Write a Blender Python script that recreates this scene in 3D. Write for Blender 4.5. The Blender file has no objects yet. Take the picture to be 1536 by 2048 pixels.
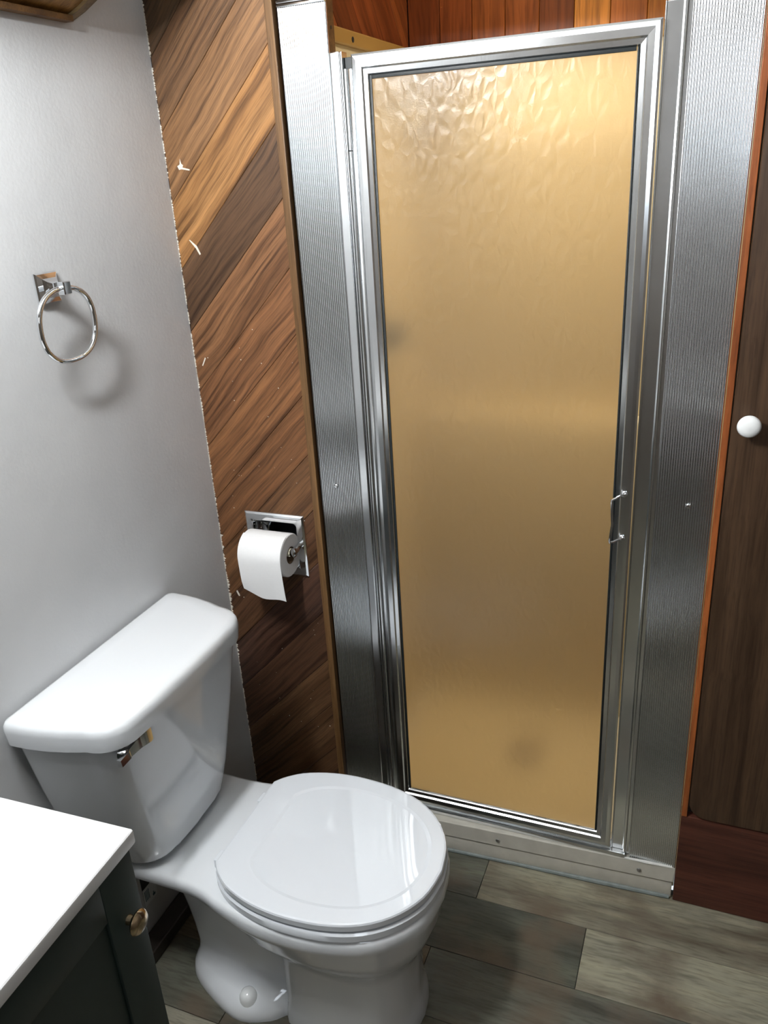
import bpy, bmesh, math, random
from mathutils import Vector, Matrix

random.seed(7)
sc = bpy.context.scene
COL = sc.collection

# ------------------------------------------------------------------ camera
yaw, pit, rol = math.radians(-22.882), math.radians(-22.608), math.radians(-3.528)
F_PX = 1632.6
fw = Vector((math.sin(yaw) * math.cos(pit), math.cos(yaw) * math.cos(pit), math.sin(pit)))
rt = Vector((math.cos(yaw), -math.sin(yaw), 0))
up = rt.cross(fw)
c_, s_ = math.cos(rol), math.sin(rol)
r2 = rt * c_ + up * s_
u2 = rt * -s_ + up * c_
cam_d = bpy.data.cameras.new('camera')
cam = bpy.data.objects.new('camera', cam_d)
COL.objects.link(cam)
M = Matrix((r2, u2, -fw)).transposed().to_4x4()
M.translation = Vector((1.0609, -1.5, 1.575))
cam.matrix_world = M
cam_d.sensor_width = 36
cam_d.lens = 36 * F_PX / 2048
cam_d.clip_start = 0.02
sc.camera = cam

# ------------------------------------------------------------------ world, light, exposure
sc.view_settings.view_transform = 'Standard'
sc.view_settings.look = 'None'
sc.view_settings.gamma = 1
sc.view_settings.use_curve_mapping = False
sc.view_settings.exposure = 0.26
sc.cycles.use_denoising = True
sc.cycles.caustics_reflective = False
sc.cycles.caustics_refractive = False
sc.cycles.blur_glossy = 0.5
sc.cycles.max_bounces = 8
sc.cycles.diffuse_bounces = 4
sc.cycles.glossy_bounces = 4
sc.cycles.transmission_bounces = 5

w = bpy.data.worlds.new('sky')
sc.world = w
w.use_nodes = True
bg = w.node_tree.nodes['Background']
bg.inputs[0].default_value = (0.75, 0.87, 1.0, 1)
bg.inputs[1].default_value = 1.2


def area(name, loc, rot, sx, sy, power, col):
    l = bpy.data.lights.new(name, 'AREA')
    l.shape = 'RECTANGLE'
    l.size = sx
    l.size_y = sy
    l.energy = power
    l.color = col
    o = bpy.data.objects.new(name, l)
    COL.objects.link(o)
    o.location = loc
    o.rotation_euler = rot
    return o


P_WINDOW, P_VANITY, P_SHOWER = 4.0, 22.0, 3.3
# daylight entering at the window of the rear wall (faces +y)
area('window_daylight', (1.46, -2.30, 1.75), (math.radians(90), 0, 0), 0.50, 0.50, P_WINDOW, (0.86, 0.93, 1.0))

# ------------------------------------------------------------------ materials
MATS = {}


def nt(name):
    m = bpy.data.materials.new(name)
    m.use_nodes = True
    t = m.node_tree
    return m, t, t.nodes['Principled BSDF']


def N(t, typ, **kw):
    n = t.nodes.new(typ)
    for k, v in kw.items():
        if k.startswith('i_'):
            key = k[2:].replace('_', ' ')
            n.inputs[key].default_value = v
        else:
            setattr(n, k, v)
    return n


def ramp(t, stops):
    n = t.nodes.new('ShaderNodeValToRGB')
    e = n.color_ramp.elements
    while len(e) > 1:
        e.remove(e[-1])
    e[0].position, e[0].color = stops[0][0], (*stops[0][1], 1)
    for p, c in stops[1:]:
        x = e.new(p)
        x.color = (*c, 1)
    return n


def srgb(r, g, b):
    f = lambda v: (v / 255 / 12.92) if v / 255 <= .04045 else ((v / 255 + .055) / 1.055) ** 2.4
    return (f(r), f(g), f(b))


def mixc(t, a, b, fac, mode='MIX'):
    n = t.nodes.new('ShaderNodeMix')
    n.data_type = 'RGBA'
    n.blend_type = mode
    for sock, v in ((n.inputs[0], fac), (n.inputs[6], a), (n.inputs[7], b)):
        if hasattr(v, 'links'):
            t.links.new(v, sock)
        elif isinstance(v, (int, float)):
            sock.default_value = v
        else:
            sock.default_value = (*v, 1)
    return n.outputs[2]


def bump(t, b, height, strength, dist):
    n = t.nodes.new('ShaderNodeBump')
    n.inputs['Strength'].default_value = strength
    n.inputs['Distance'].default_value = dist
    t.links.new(height, n.inputs['Height'])
    t.links.new(n.outputs[0], b.inputs['Normal'])


def simple(name, col, rough=0.5, metal=0.0, coat=0.0, spec=0.5, var=0.0, vscale=8):
    m, t, b = nt(name)
    b.inputs['Roughness'].default_value = rough
    b.inputs['Metallic'].default_value = metal
    b.inputs['Coat Weight'].default_value = coat
    b.inputs['Specular IOR Level'].default_value = spec
    tc = N(t, 'ShaderNodeTexCoord')
    nz = N(t, 'ShaderNodeTexNoise', i_Scale=vscale, i_Detail=4.0)
    t.links.new(tc.outputs['Object'], nz.inputs['Vector'])
    d = tuple(max(0, c * (1 - var)) for c in col)
    l = tuple(min(1, c * (1 + var)) for c in col)
    r = ramp(t, [(0.3, d), (0.7, l)])
    t.links.new(nz.outputs[0], r.inputs[0])
    t.links.new(r.outputs[0], b.inputs['Base Color'])
    MATS[name] = m
    return m


def wood(name, stretch=0.07, scale=60, dark=0.35, rough=0.45, bumpy=0.25, patch=None, ring=0.0, spec=0.35):
    """grain along the object's local X; base tint from the object's colour"""
    m, t, b = nt(name)
    b.inputs['Roughness'].default_value = rough
    b.inputs['Specular IOR Level'].default_value = spec
    tc = N(t, 'ShaderNodeTexCoord')
    oi = N(t, 'ShaderNodeObjectInfo')
    off = N(t, 'ShaderNodeVectorMath', operation='MULTIPLY_ADD')
    comb = N(t, 'ShaderNodeCombineXYZ')
    mul = N(t, 'ShaderNodeMath', operation='MULTIPLY')
    mul.inputs[1].default_value = 37.0
    t.links.new(oi.outputs['Random'], mul.inputs[0])
    for i in range(3):
        t.links.new(mul.outputs[0], comb.inputs[i])
    off.inputs[1].default_value = (1, 1, 1)
    t.links.new(tc.outputs['Object'], off.inputs[0])
    t.links.new(comb.outputs[0], off.inputs[2])
    # wander: bends the grain
    wn = N(t, 'ShaderNodeTexNoise', i_Scale=5.0, i_Detail=2.0)
    t.links.new(off.outputs[0], wn.inputs['Vector'])
    wadd = N(t, 'ShaderNodeVectorMath', operation='MULTIPLY_ADD')
    wadd.inputs[1].default_value = (0.0, 0.024, 0.0)
    t.links.new(wn.outputs[1], wadd.inputs[0])
    t.links.new(off.outputs[0], wadd.inputs[2])
    sq = N(t, 'ShaderNodeVectorMath', operation='MULTIPLY')
    sq.inputs[1].default_value = (stretch, 1, 1)
    t.links.new(wadd.outputs[0], sq.inputs[0])
    n1 = N(t, 'ShaderNodeTexNoise', i_Scale=scale, i_Detail=6.0, i_Roughness=0.6)
    t.links.new(sq.outputs[0], n1.inputs['Vector'])
    n2 = N(t, 'ShaderNodeTexNoise', i_Scale=scale * 5, i_Detail=3.0)
    t.links.new(sq.outputs[0], n2.inputs['Vector'])
    n3 = N(t, 'ShaderNodeTexNoise', i_Scale=scale * .25, i_Detail=3.0)
    t.links.new(sq.outputs[0], n3.inputs['Vector'])
    k = dark
    r1 = ramp(t, [(0.30, (k, k * .93, k * .86)), (0.48, (.9, .9, .9)), (0.72, (1.25, 1.22, 1.15))])
    t.links.new(n1.outputs[0], r1.inputs[0])
    r2_ = ramp(t, [(0.36, (.62, .6, .58)), (0.52, (1, 1, 1))])
    t.links.new(n2.outputs[0], r2_.inputs[0])
    r3 = ramp(t, [(0.33, (.55, .5, .46)), (0.58, (1.1, 1.1, 1.08))])
    t.links.new(n3.outputs[0], r3.inputs[0])
    c = mixc(t, oi.outputs['Color'], r1.outputs[0], 1.0, 'MULTIPLY')
    c = mixc(t, c, r2_.outputs[0], 0.7, 'MULTIPLY')
    c = mixc(t, c, r3.outputs[0], 0.75, 'MULTIPLY')
    if patch:
        n4 = N(t, 'ShaderNodeTexNoise', i_Scale=7.0, i_Detail=5.0)
        t.links.new(off.outputs[0], n4.inputs['Vector'])
        r4 = ramp(t, [(0.45, (0, 0, 0)), (0.7, (1, 1, 1))])
        t.links.new(n4.outputs[0], r4.inputs[0])
        c = mixc(t, c, patch, r4.outputs[0])
    t.links.new(c, b.inputs['Base Color'])
    bump(t, b, n2.outputs[0], bumpy, 0.002)
    MATS[name] = m
    return m


def build_materials():
    # painted plaster
    m, t, b = nt('wall_paint')
    b.inputs['Roughness'].default_value = 0.42
    b.inputs['Specular IOR Level'].default_value = 0.4
    tc = N(t, 'ShaderNodeTexCoord')
    n1 = N(t, 'ShaderNodeTexNoise', i_Scale=150.0, i_Detail=3.0)
    n2 = N(t, 'ShaderNodeTexNoise', i_Scale=3.0, i_Detail=3.0)
    n3 = N(t, 'ShaderNodeTexNoise', i_Scale=14.0, i_Detail=3.0)
    for n in (n1, n2, n3):
        t.links.new(tc.outputs['Object'], n.inputs['Vector'])
    r = ramp(t, [(0.35, srgb(197, 198, 199)), (0.65, srgb(206, 207, 208))])
    t.links.new(n2.outputs[0], r.inputs[0])
    t.links.new(r.outputs[0], b.inputs['Base Color'])
    ad = N(t, 'ShaderNodeMath', operation='MULTIPLY_ADD')
    ad.inputs[1].default_value = 3.0
    t.links.new(n3.outputs[0], ad.inputs[0])
    t.links.new(n1.outputs[0], ad.inputs[2])
    bump(t, b, ad.outputs[0], 0.18, 0.002)
    MATS['wall_paint'] = m

    wood('plank_wood', stretch=0.035, scale=105, dark=0.36, rough=0.42, bumpy=0.4)
    wood('red_wood', stretch=0.06, scale=40, dark=0.5, rough=0.4, bumpy=0.15)
    wood('trim_wood', stretch=0.04, scale=60, dark=0.7, rough=0.45, bumpy=0.1)
    wood('door_wood', stretch=0.03, scale=60, dark=0.6, rough=0.38, bumpy=0.08)
    wood('floor_vinyl', stretch=0.12, scale=38, dark=0.55, rough=0.5, bumpy=0.15, patch=srgb(96, 84, 70), spec=0.3)

    simple('porcelain', srgb(222, 225, 228), 0.07, coat=0.3, var=0.0)
    simple('seat_plastic', srgb(222, 226, 231), 0.04, var=0.0)
    simple('chrome', (0.82, 0.84, 0.86), 0.06, 1.0)
    simple('nickel', srgb(190, 170, 140), 0.18, 1.0)
    simple('counter', srgb(214, 214, 214), 0.25, var=0.01)
    simple('counter_edge', srgb(205, 190, 172), 0.35, var=0.02)
    simple('cabinet_paint', srgb(40, 51, 47), 0.45, var=0.06)
    simple('paper', srgb(240, 240, 240), 0.9, var=0.01, vscale=200)
    simple('cardboard', srgb(120, 95, 70), 0.9)
    simple('white_plastic', srgb(238, 240, 240), 0.15)
    simple('ivory_plastic', srgb(225, 218, 195), 0.4)
    simple('rubber', srgb(28, 33, 34), 0.5)
    simple('fiberglass', srgb(218, 204, 168), 0.4, var=0.03)
    simple('flange_plastic', srgb(168, 132, 70), 0.4, var=0.05)
    simple('curb_paint', srgb(198, 194, 182), 0.45, var=0.07, vscale=30)
    simple('caulk', srgb(226, 226, 220), 0.55, var=0.08, vscale=60)
    simple('caulk_dark', srgb(120, 128, 126), 0.4, var=0.15, vscale=60)
    simple('paint_chip', srgb(225, 218, 205), 0.6, var=0.04)
    simple('ceiling_paint', srgb(225, 225, 222), 0.7)
    simple('dark_base', srgb(40, 33, 27), 0.5, var=0.2)
    simple('dark_panel', srgb(92, 84, 76), 0.5, var=0.1)
    simple('tag_black', srgb(30, 30, 28), 0.6)
    simple('tag_white', srgb(215, 218, 220), 0.6)
    simple('tag_ink', srgb(60, 95, 110), 0.6)
    simple('steel', (0.5, 0.5, 0.5), 0.35, 1.0)
    simple('handle_steel', (0.7, 0.71, 0.72), 0.15, 1.0)

    # brushed aluminium, grain along Z
    def alu(name, col, rough, strength):
        m, t, b = nt(name)
        b.inputs['Metallic'].default_value = 1.0
        b.inputs['Roughness'].default_value = rough
        tc = N(t, 'ShaderNodeTexCoord')
        sq = N(t, 'ShaderNodeVectorMath', operation='MULTIPLY')
        sq.inputs[1].default_value = (1, 1, 0.02)
        t.links.new(tc.outputs['Object'], sq.inputs[0])
        n = N(t, 'ShaderNodeTexNoise', i_Scale=400.0, i_Detail=3.0)
        t.links.new(sq.outputs[0], n.inputs['Vector'])
        n2 = N(t, 'ShaderNodeTexNoise', i_Scale=9.0, i_Detail=5.0)
        t.links.new(tc.outputs['Object'], n2.inputs['Vector'])
        r = ramp(t, [(0.3, tuple(c * .96 for c in col)), (0.7, col)])
        t.links.new(n2.outputs[0], r.inputs[0])
        t.links.new(r.outputs[0], b.inputs['Base Color'])
        rr = ramp(t, [(0.3, (rough * .92,) * 3), (0.75, (rough * 1.1,) * 3)])
        t.links.new(n2.outputs[0], rr.inputs[0])
        t.links.new(rr.outputs[0], b.inputs['Roughness'])
        bump(t, b, n.outputs[0], strength, 0.0005)
        MATS[name] = m
    alu('aluminium', (0.80, 0.82, 0.83), 0.20, 0.05)
    alu('aluminium_rib', (0.78, 0.80, 0.81), 0.17, 0.0)

    # amber hammered glass
    m, t, b = nt('amber_glass')
    b.inputs['Base Color'].default_value = (*srgb(249, 230, 194), 1)
    b.inputs['Transmission Weight'].default_value = 0.93
    b.inputs['Roughness'].default_value = 0.30
    b.inputs['IOR'].default_value = 1.45
    tc = N(t, 'ShaderNodeTexCoord')
    wn = N(t, 'ShaderNodeTexNoise', i_Scale=30.0, i_Detail=2.0)
    t.links.new(tc.outputs['Object'], wn.inputs['Vector'])
    wa = N(t, 'ShaderNodeVectorMath', operation='MULTIPLY_ADD')
    wa.inputs[1].default_value = (0.02, 0.02, 0.02)
    t.links.new(wn.outputs[1], wa.inputs[0])
    t.links.new(tc.outputs['Object'], wa.inputs[2])
    sq = N(t, 'ShaderNodeVectorMath', operation='MULTIPLY')
    sq.inputs[1].default_value = (1, 0.2, 0.55)
    t.links.new(wa.outputs[0], sq.inputs[0])
    vo = N(t, 'ShaderNodeTexVoronoi', feature='DISTANCE_TO_EDGE', i_Scale=48.0)
    t.links.new(sq.outputs[0], vo.inputs['Vector'])
    rr = ramp(t, [(0.0, (0, 0, 0)), (0.4, (1, 1, 1))])
    rr.color_ramp.interpolation = 'EASE'
    t.links.new(vo.outputs[0], rr.inputs[0])
    fine = N(t, 'ShaderNodeTexNoise', i_Scale=420.0, i_Detail=2.0)
    t.links.new(tc.outputs['Object'], fine.inputs['Vector'])
    ad = N(t, 'ShaderNodeMath', operation='MULTIPLY_ADD')
    ad.inputs[1].default_value = 0.25
    t.links.new(fine.outputs[0], ad.inputs[0])
    t.links.new(rr.outputs[0], ad.inputs[2])
    bump(t, b, ad.outputs[0], 0.28, 0.002)
    MATS['amber_glass'] = m

    # lamps
    def glow(name, col, s):
        m, t, b = nt(name)
        b.inputs['Base Color'].default_value = (*col, 1)
        b.inputs['Emission Color'].default_value = (*col, 1)
        b.inputs['Emission Strength'].default_value = s
        MATS[name] = m
    glow('bulb_glow', (1.0, 0.97, 0.92), 6.0)
    glow('shower_lamp_glow', (1.0, 0.9, 0.75), 24.0)
    m, t, b = nt('window_glass')
    b.inputs['Base Color'].default_value = (0.95, 0.97, 1, 1)
    b.inputs['Transmission Weight'].default_value = 1
    b.inputs['Roughness'].default_value = 0.02
    MATS['window_glass'] = m
    simple('mirror', (0.9, 0.9, 0.9), 0.02, 1.0)


build_materials()

# ------------------------------------------------------------------ helpers


def finish(name, bm, mat, parent=None, smooth=35, color=None, loc=None, rot=None):
    bmesh.ops.recalc_face_normals(bm, faces=bm.faces)
    me = bpy.data.meshes.new(name)
    bm.to_mesh(me)
    bm.free()
    if smooth:
        for p in me.polygons:
            p.use_smooth = True
        me.set_sharp_from_angle(angle=math.radians(smooth))
    me.materials.append(MATS[mat] if isinstance(mat, str) else mat)
    o = bpy.data.objects.new(name, me)
    COL.objects.link(o)
    if parent is not None:
        o.parent = parent
    if color:
        o.color = (*color, 1)
    if loc:
        o.location = loc
    if rot:
        o.rotation_euler = rot
    return o


def thing(name, label, cat, loc=(0, 0, 0), rz=0, group=None):
    o = bpy.data.objects.new(name, None)
    COL.objects.link(o)
    o.empty_display_size = 0.05
    o.location = loc
    o.rotation_euler = (0, 0, rz)
    tag(o, label, cat, group)
    return o


def tag(o, label=None, cat=None, group=None, kind=None):
    if label:
        o['label'] = label
    if cat:
        o['category'] = cat
    if group:
        o['group'] = group
    if kind:
        o['kind'] = kind
    return o


def box(bm, x0, x1, y0, y1, z0, z1, bev=0.0, seg=2):
    r = bmesh.ops.create_cube(bm, size=1)
    vs = r['verts']
    for v in vs:
        v.co = Vector((x0 + (v.co.x + .5) * (x1 - x0), y0 + (v.co.y + .5) * (y1 - y0), z0 + (v.co.z + .5) * (z1 - z0)))
    if bev > 0:
        es = list({e for v in vs for e in v.link_edges})
        bmesh.ops.bevel(bm, geom=es, offset=bev, segments=seg, affect='EDGES', profile=0.5)


def boxo(name, mat, parent, x0, x1, y0, y1, z0, z1, bev=0.0, seg=2, color=None, smooth=20):
    bm = bmesh.new()
    box(bm, x0, x1, y0, y1, z0, z1, bev, seg)
    return finish(name, bm, mat, parent, smooth, color)


def loft(bm, rings, cap0=True, cap1=True, closed=True):
    R = [[bm.verts.new(p) for p in r] for r in rings]
    n = len(R[0])
    for a, b in zip(R[:-1], R[1:]):
        for i in range(n if closed else n - 1):
            j = (i + 1) % n
            bm.faces.new((a[i], a[j], b[j], b[i]))
    if cap0:
        bm.faces.new(R[0][::-1])
    if cap1:
        bm.faces.new(R[-1])
    return R


def tube(bm, pts, r, seg=12, closed=False, cap=True):
    pts = [Vector(p) for p in pts]
    n = len(pts)
    rings = []
    prev = None
    for i, p in enumerate(pts):
        if closed:
            t = (pts[(i + 1) % n] - pts[i - 1]).normalized()
        else:
            t = (pts[min(i + 1, n - 1)] - pts[max(i - 1, 0)]).normalized()
        if prev is None:
            a = Vector((0, 0, 1)) if abs(t.z) < .9 else Vector((1, 0, 0))
            u = t.cross(a).normalized()
        else:
            u = (prev - t * prev.dot(t)).normalized()
        prev = u
        v = t.cross(u)
        rr = r[i] if isinstance(r, (list, tuple)) else r
        rings.append([p + (u * math.cos(2 * math.pi * k / seg) + v * math.sin(2 * math.pi * k / seg)) * rr for k in range(seg)])
    if closed:
        rings.append(rings[0])
        R = [[bm.verts.new(q) for q in r_] for r_ in rings[:-1]]
        R.append(R[0])
        for a, b in zip(R[:-1], R[1:]):
            for i in range(seg):
                j = (i + 1) % seg
                bm.faces.new((a[i], a[j], b[j], b[i]))
    else:
        loft(bm, rings, cap, cap)


def lathe(bm, prof, origin, axis, seg=28):
    """prof: (distance along axis, radius)"""
    axis = Vector(axis).normalized()
    a = Vector((0, 0, 1)) if abs(axis.z) < .9 else Vector((1, 0, 0))
    u = axis.cross(a).normalized()
    v = axis.cross(u)
    o = Vector(origin)
    rings = [[o + axis * d + (u * math.cos(2 * math.pi * k / seg) + v * math.sin(2 * math.pi * k / seg)) * max(r, 1e-5) for k in range(seg)] for d, r in prof]
    loft(bm, rings)


def prism(bm, poly, f0, f1, bev=0.0):
    """extrude 2D polygon between two placement functions"""
    loft(bm, [[f0(p) for p in poly], [f1(p) for p in poly]])


def interp(ctrl, n):
    """smooth resample of control points (Catmull-Rom)"""
    P = [Vector(c) for c in ctrl]
    out = []
    m = len(P) - 1
    for k in range(n):
        t = k / (n - 1) * m
        i = min(int(t), m - 1)
        f = t - i
        p0 = P[max(i - 1, 0)]
        p1, p2 = P[i], P[i + 1]
        p3 = P[min(i + 2, m)]
        out.append(0.5 * ((2 * p1) + (p2 - p0) * f + (2 * p0 - 5 * p1 + 4 * p2 - p3) * f * f + (3 * p1 - p0 - 3 * p2 + p3) * f ** 3))
    return out


def clip_poly(poly, a, b, c):
    """keep a*x+b*y<=c"""
    out = []
    n = len(poly)
    for i in range(n):
        p, q = poly[i], poly[(i + 1) % n]
        dp, dq = a * p[0] + b * p[1] - c, a * q[0] + b * q[1] - c
        if dp <= 0:
            out.append(p)
        if (dp < 0 < dq) or (dq < 0 < dp):
            f = dp / (dp - dq)
            out.append((p[0] + (q[0] - p[0]) * f, p[1] + (q[1] - p[1]) * f))
    return out


def board(name, mat, parent, poly, angle, place, thick, bev, color):
    """a plank: polygon in a 2D wall frame; grain along `angle` in that frame.
    place: 4x4 matrix taking (u, v, w) of the wall frame to world (w = out of the wall)"""
    cx = sum(p[0] for p in poly) / len(poly)
    cy = sum(p[1] for p in poly) / len(poly)
    ca, sa = math.cos(angle), math.sin(angle)
    loc = [((x - cx) * ca + (y - cy) * sa, -(x - cx) * sa + (y - cy) * ca) for x, y in poly]
    bm = bmesh.new()
    vs = [bm.verts.new((x, y, -thick)) for x, y in loc]
    f = bm.faces.new(vs)
    if f.normal.z < 0:
        f.normal_flip()
    r = bmesh.ops.extrude_face_region(bm, geom=[f])
    tv = [g for g in r['geom'] if isinstance(g, bmesh.types.BMVert)]
    for v in tv:
        v.co.z = 0
    if bev:
        te = [g for g in r['geom'] if isinstance(g, bmesh.types.BMEdge)]
        bmesh.ops.bevel(bm, geom=te, offset=bev, segments=1, affect='EDGES')
    o = finish(name, bm, mat, None, 20, color)
    mw = place @ Matrix.Translation((cx, cy, 0)) @ Matrix.Rotation(angle, 4, 'Z')
    o.parent = parent
    o.matrix_world = mw
    return o


def vary(c, v, h=0.03):
    k = 1 + random.uniform(-v, v)
    return tuple(max(0, x * k * (1 + random.uniform(-h, h))) for x in c)


# ------------------------------------------------------------------ room shell
XR, YR, ZC = 1.78, -2.32, 2.32
# left wall
o = boxo('wall_left', 'wall_paint', None, -0.08, 0.0, YR, 0.0, 0, ZC)
tag(o, 'light grey painted plaster wall on the left behind the toilet', 'wall', kind='structure')
wall_left = o
# ragged paint edge where the plaster meets the plank wall
bm = bmesh.new()
z = 0.06
while z < 1.95:
    h = random.uniform(.002, .008)
    wd = random.uniform(.0006, .0030) * (2.2 if .45 < z < .8 else 1)
    if random.random() < .82:
        y0 = -.0016
        vs = [bm.verts.new(p) for p in ((0.0002, y0, z), (wd, y0, z + h * .3), (wd * random.uniform(.2, 1.2), y0, z + h * .8), (0.0002, y0, z + h))]
        vb = [bm.verts.new((v.co.x, 0.001, v.co.z)) for v in vs]
        bm.faces.new(vs)
        for i in range(4):
            j = (i + 1) % 4
            bm.faces.new((vs[i], vb[i], vb[j], vs[j]))
    z += h * random.uniform(.8, 1.3)
finish('paint_edge', bm, 'paint_chip', wall_left, 0)

o = boxo('wall_right', 'dark_panel', None, XR, XR + .08, YR, 0.0, 0, ZC)
tag(o, 'brown panelled wall on the right side of the bathroom', 'wall', kind='structure')
o = boxo('ceiling', 'ceiling_paint', None, -0.08, XR + .08, YR, 0.9, ZC, ZC + .06)
tag(o, 'white painted ceiling above the bathroom', 'ceiling', kind='structure')
# rear wall with a window opening
wx0, wx1, wz0, wz1 = 1.17, 1.75, 1.46, 2.04
bm = bmesh.new()
box(bm, -.08, wx0, YR - .1, YR, 0, ZC)
box(bm, wx1, XR + .08, YR - .1, YR, 0, ZC)
box(bm, wx0, wx1, YR - .1, YR, 0, wz0)
box(bm, wx0, wx1, YR - .1, YR, wz1, ZC)
o = finish('wall_rear', bm, 'dark_panel', None, 0)
tag(o, 'brown panelled wall with a square window opposite the shower', 'wall', kind='structure')
win = thing('window_1', 'square white window in the rear wall facing the shower', 'window', (0, 0, 0))
win['kind'] = 'structure'
bm = bmesh.new()
for a in ((wx0, wx0 + .04, wz0, wz1), (wx1 - .04, wx1, wz0, wz1), (wx0 + .04, wx1 - .04, wz0, wz0 + .04), (wx0 + .04, wx1 - .04, wz1 - .04, wz1)):
    box(bm, a[0], a[1], YR - .07, YR - .02, a[2], a[3], .003)
finish('window_frame', bm, 'white_plastic', win)
boxo('pane', 'window_glass', win, wx0 + .04, wx1 - .04, YR - .05, YR - .045, wz0 + .04, wz1 - .04)

# ---- floor with planks
fl = boxo('floor', 'rubber', None, -.08, XR + .08, YR, 0.03, -0.06, -0.004, smooth=0)
tag(fl, 'grey wood-look vinyl plank floor in front of the shower', 'floor', kind='structure')
PLF = Matrix.Identity(4)
rows = [(0.012, -0.141), (-0.141, -0.296), (-0.296, -0.451), (-0.451, -0.606), (-0.606, -0.761), (-0.761, -0.916), (-0.916, -1.071), (-1.071, -1.226),
        (-1.226, -1.381), (-1.381, -1.536), (-1.536, -1.691), (-1.691, -1.846), (-1.846, -2.001), (-2.001, -2.156), (-2.156, YR)]
seams = [[0.66], [0.913], [0.601], [0.25, 1.35], [0.75], [1.1], [0.5], [0.95], [1.3], [0.6], [0.9], [0.4], [1.2], [0.7], [1.0]]
light_f, dark_f, mid_f, brown_f = srgb(140, 137, 121), srgb(78, 81, 73), srgb(106, 107, 96), srgb(118, 106, 88)
cols = [[srgb(98, 100, 90), light_f], [dark_f, light_f], [brown_f, srgb(92, 94, 86)], [mid_f, dark_f, light_f]]
for i, ((y1, y0), sx) in enumerate(zip(rows, seams)):
    xs = [0.0] + sx + [XR]
    for k in range(len(xs) - 1):
        g = .0006
        poly = [(xs[k] + g, y0 + g), (xs[k + 1] - g, y0 + g), (xs[k + 1] - g, y1 - g), (xs[k] + g, y1 - g)]
        c = cols[i][k] if i < len(cols) else vary(random.choice([light_f, dark_f, mid_f]), .1)
        board('plank', 'floor_vinyl', fl, poly, 0.0, PLF, .004, .0007, c)

# ---- back wall of diagonal planks, left of the shower
wb = boxo('wall_back', 'dark_base', None, -.08, 0.2600, 0.0125, 0.10, 0, ZC, smooth=0)
tag(wb, 'wall of diagonal brown wood planks beside the shower', 'wall', kind='structure')
# wall frame: u = x, v = z, w = -y
PLB = Matrix(((1, 0, 0, 0), (0, 0, -1, 0), (0, 1, 0, 0), (0, 0, 0, 1)))
A45 = math.radians(45.5)
pc = {0: srgb(150, 106, 62), 1: srgb(178, 124, 62), 2: srgb(104, 74, 48), 3: srgb(140, 94, 54), 4: srgb(136, 88, 48), 5: srgb(142, 92, 48),
      6: srgb(128, 82, 42), 7: srgb(126, 84, 46), 8: srgb(104, 68, 40), 9: srgb(90, 58, 42), 10: srgb(88, 58, 38), -1: srgb(120, 84, 50), -2: srgb(92, 66, 40), -3: srgb(140, 96, 56)}
ta = math.tan(A45)


def desat(c, f=.16, g_=.9):
    m_ = sum(c) / 3
    return tuple((x_ * (1 - f) + m_ * f) * g_ for x_ in c)


for k in range(-6, 14):
    c_hi, c_lo = 1.540 - .131 * k + .131, 1.540 - .131 * k
    # band: c_lo < z - x*ta < c_hi
    poly = [(0.0005, 0.0), (0.2595, 0.0), (0.2595, ZC), (0.0005, ZC)]
    poly = clip_poly(poly, -ta, 1, c_hi - .0004)
    poly = clip_poly(poly, ta, -1, -(c_lo + .0004)) if poly else poly
    if len(poly) < 3:
        continue
    board('plank', 'plank_wood', wb, poly, A45, PLB, .012, .0010, desat(pc.get(k, srgb(110, 76, 46))))

# rectangular hole for the recessed paper holder
bm = bmesh.new()
box(bm, .154 - .060, .154 + .060, -.05, .05, .791 - .060, .791 + .060)
cutter = finish('cutter', bm, 'dark_base', None, 0)
bpy.context.view_layer.update()
for ob in [wb] + [c2 for c2 in wb.children if c2.name.startswith('plank')]:
    cs = [ob.matrix_world @ Vector(c3) for c3 in ob.bound_box]
    if min(c3.x for c3 in cs) < .214 and max(c3.x for c3 in cs) > .094 and min(c3.z for c3 in cs) < .851 and max(c3.z for c3 in cs) > .731:
        md = ob.modifiers.new('hole', 'BOOLEAN')
        md.operation = 'DIFFERENCE'
        md.object = cutter
        md.solver = 'EXACT'
        dg = bpy.context.evaluated_depsgraph_get()
        nm = bpy.data.meshes.new_from_object(ob.evaluated_get(dg))
        ob.modifiers.remove(md)
        ob.data = nm
bpy.data.objects.remove(cutter)

# paint smears left on the planks
bm = bmesh.new()


def smear(cx, cz, pts):
    vs = [bm.verts.new((cx + x, -.0006, cz + z_)) for x, z_ in pts]
    vb = [bm.verts.new((v.co.x, .0002, v.co.z)) for v in vs]
    bm.faces.new(vs)
    n = len(vs)
    for i in range(n):
        bm.faces.new((vs[i], vb[i], vb[(i + 1) % n], vs[(i + 1) % n]))


smear(.036, 1.605, [(-.010, .003), (-.004, .006), (-.002, .016), (.000, .007), (.004, .004), (.0015, .000), (.018, -.004), (.017, -.0065), (-.001, -.003), (-.007, -.004)])
smear(.040, 1.447, [(-.011, .020), (-.009, .0205), (.006, .008), (.013, -.008), (.010, -.010), (.003, .003)])
smear(.023, 1.215, [(-.006, -.010), (-.004, -.011), (.006, .006), (.004, .008)])
smear(.026, .640, [(-.004, .006), (-.001, .009), (.004, -.001), (.005, -.006), (.002, -.007), (-.001, -.002)])
for _ in range(46):
    r = random.uniform(.0003, .0009)
    smear(random.uniform(.03, .25), random.uniform(.25, 1.3), [(-r, -r), (r, -r * 1.1), (r * .8, r), (-r * .9, r * 1.2)])
finish('paint_smear', bm, 'paint_chip', wb, 0)

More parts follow.
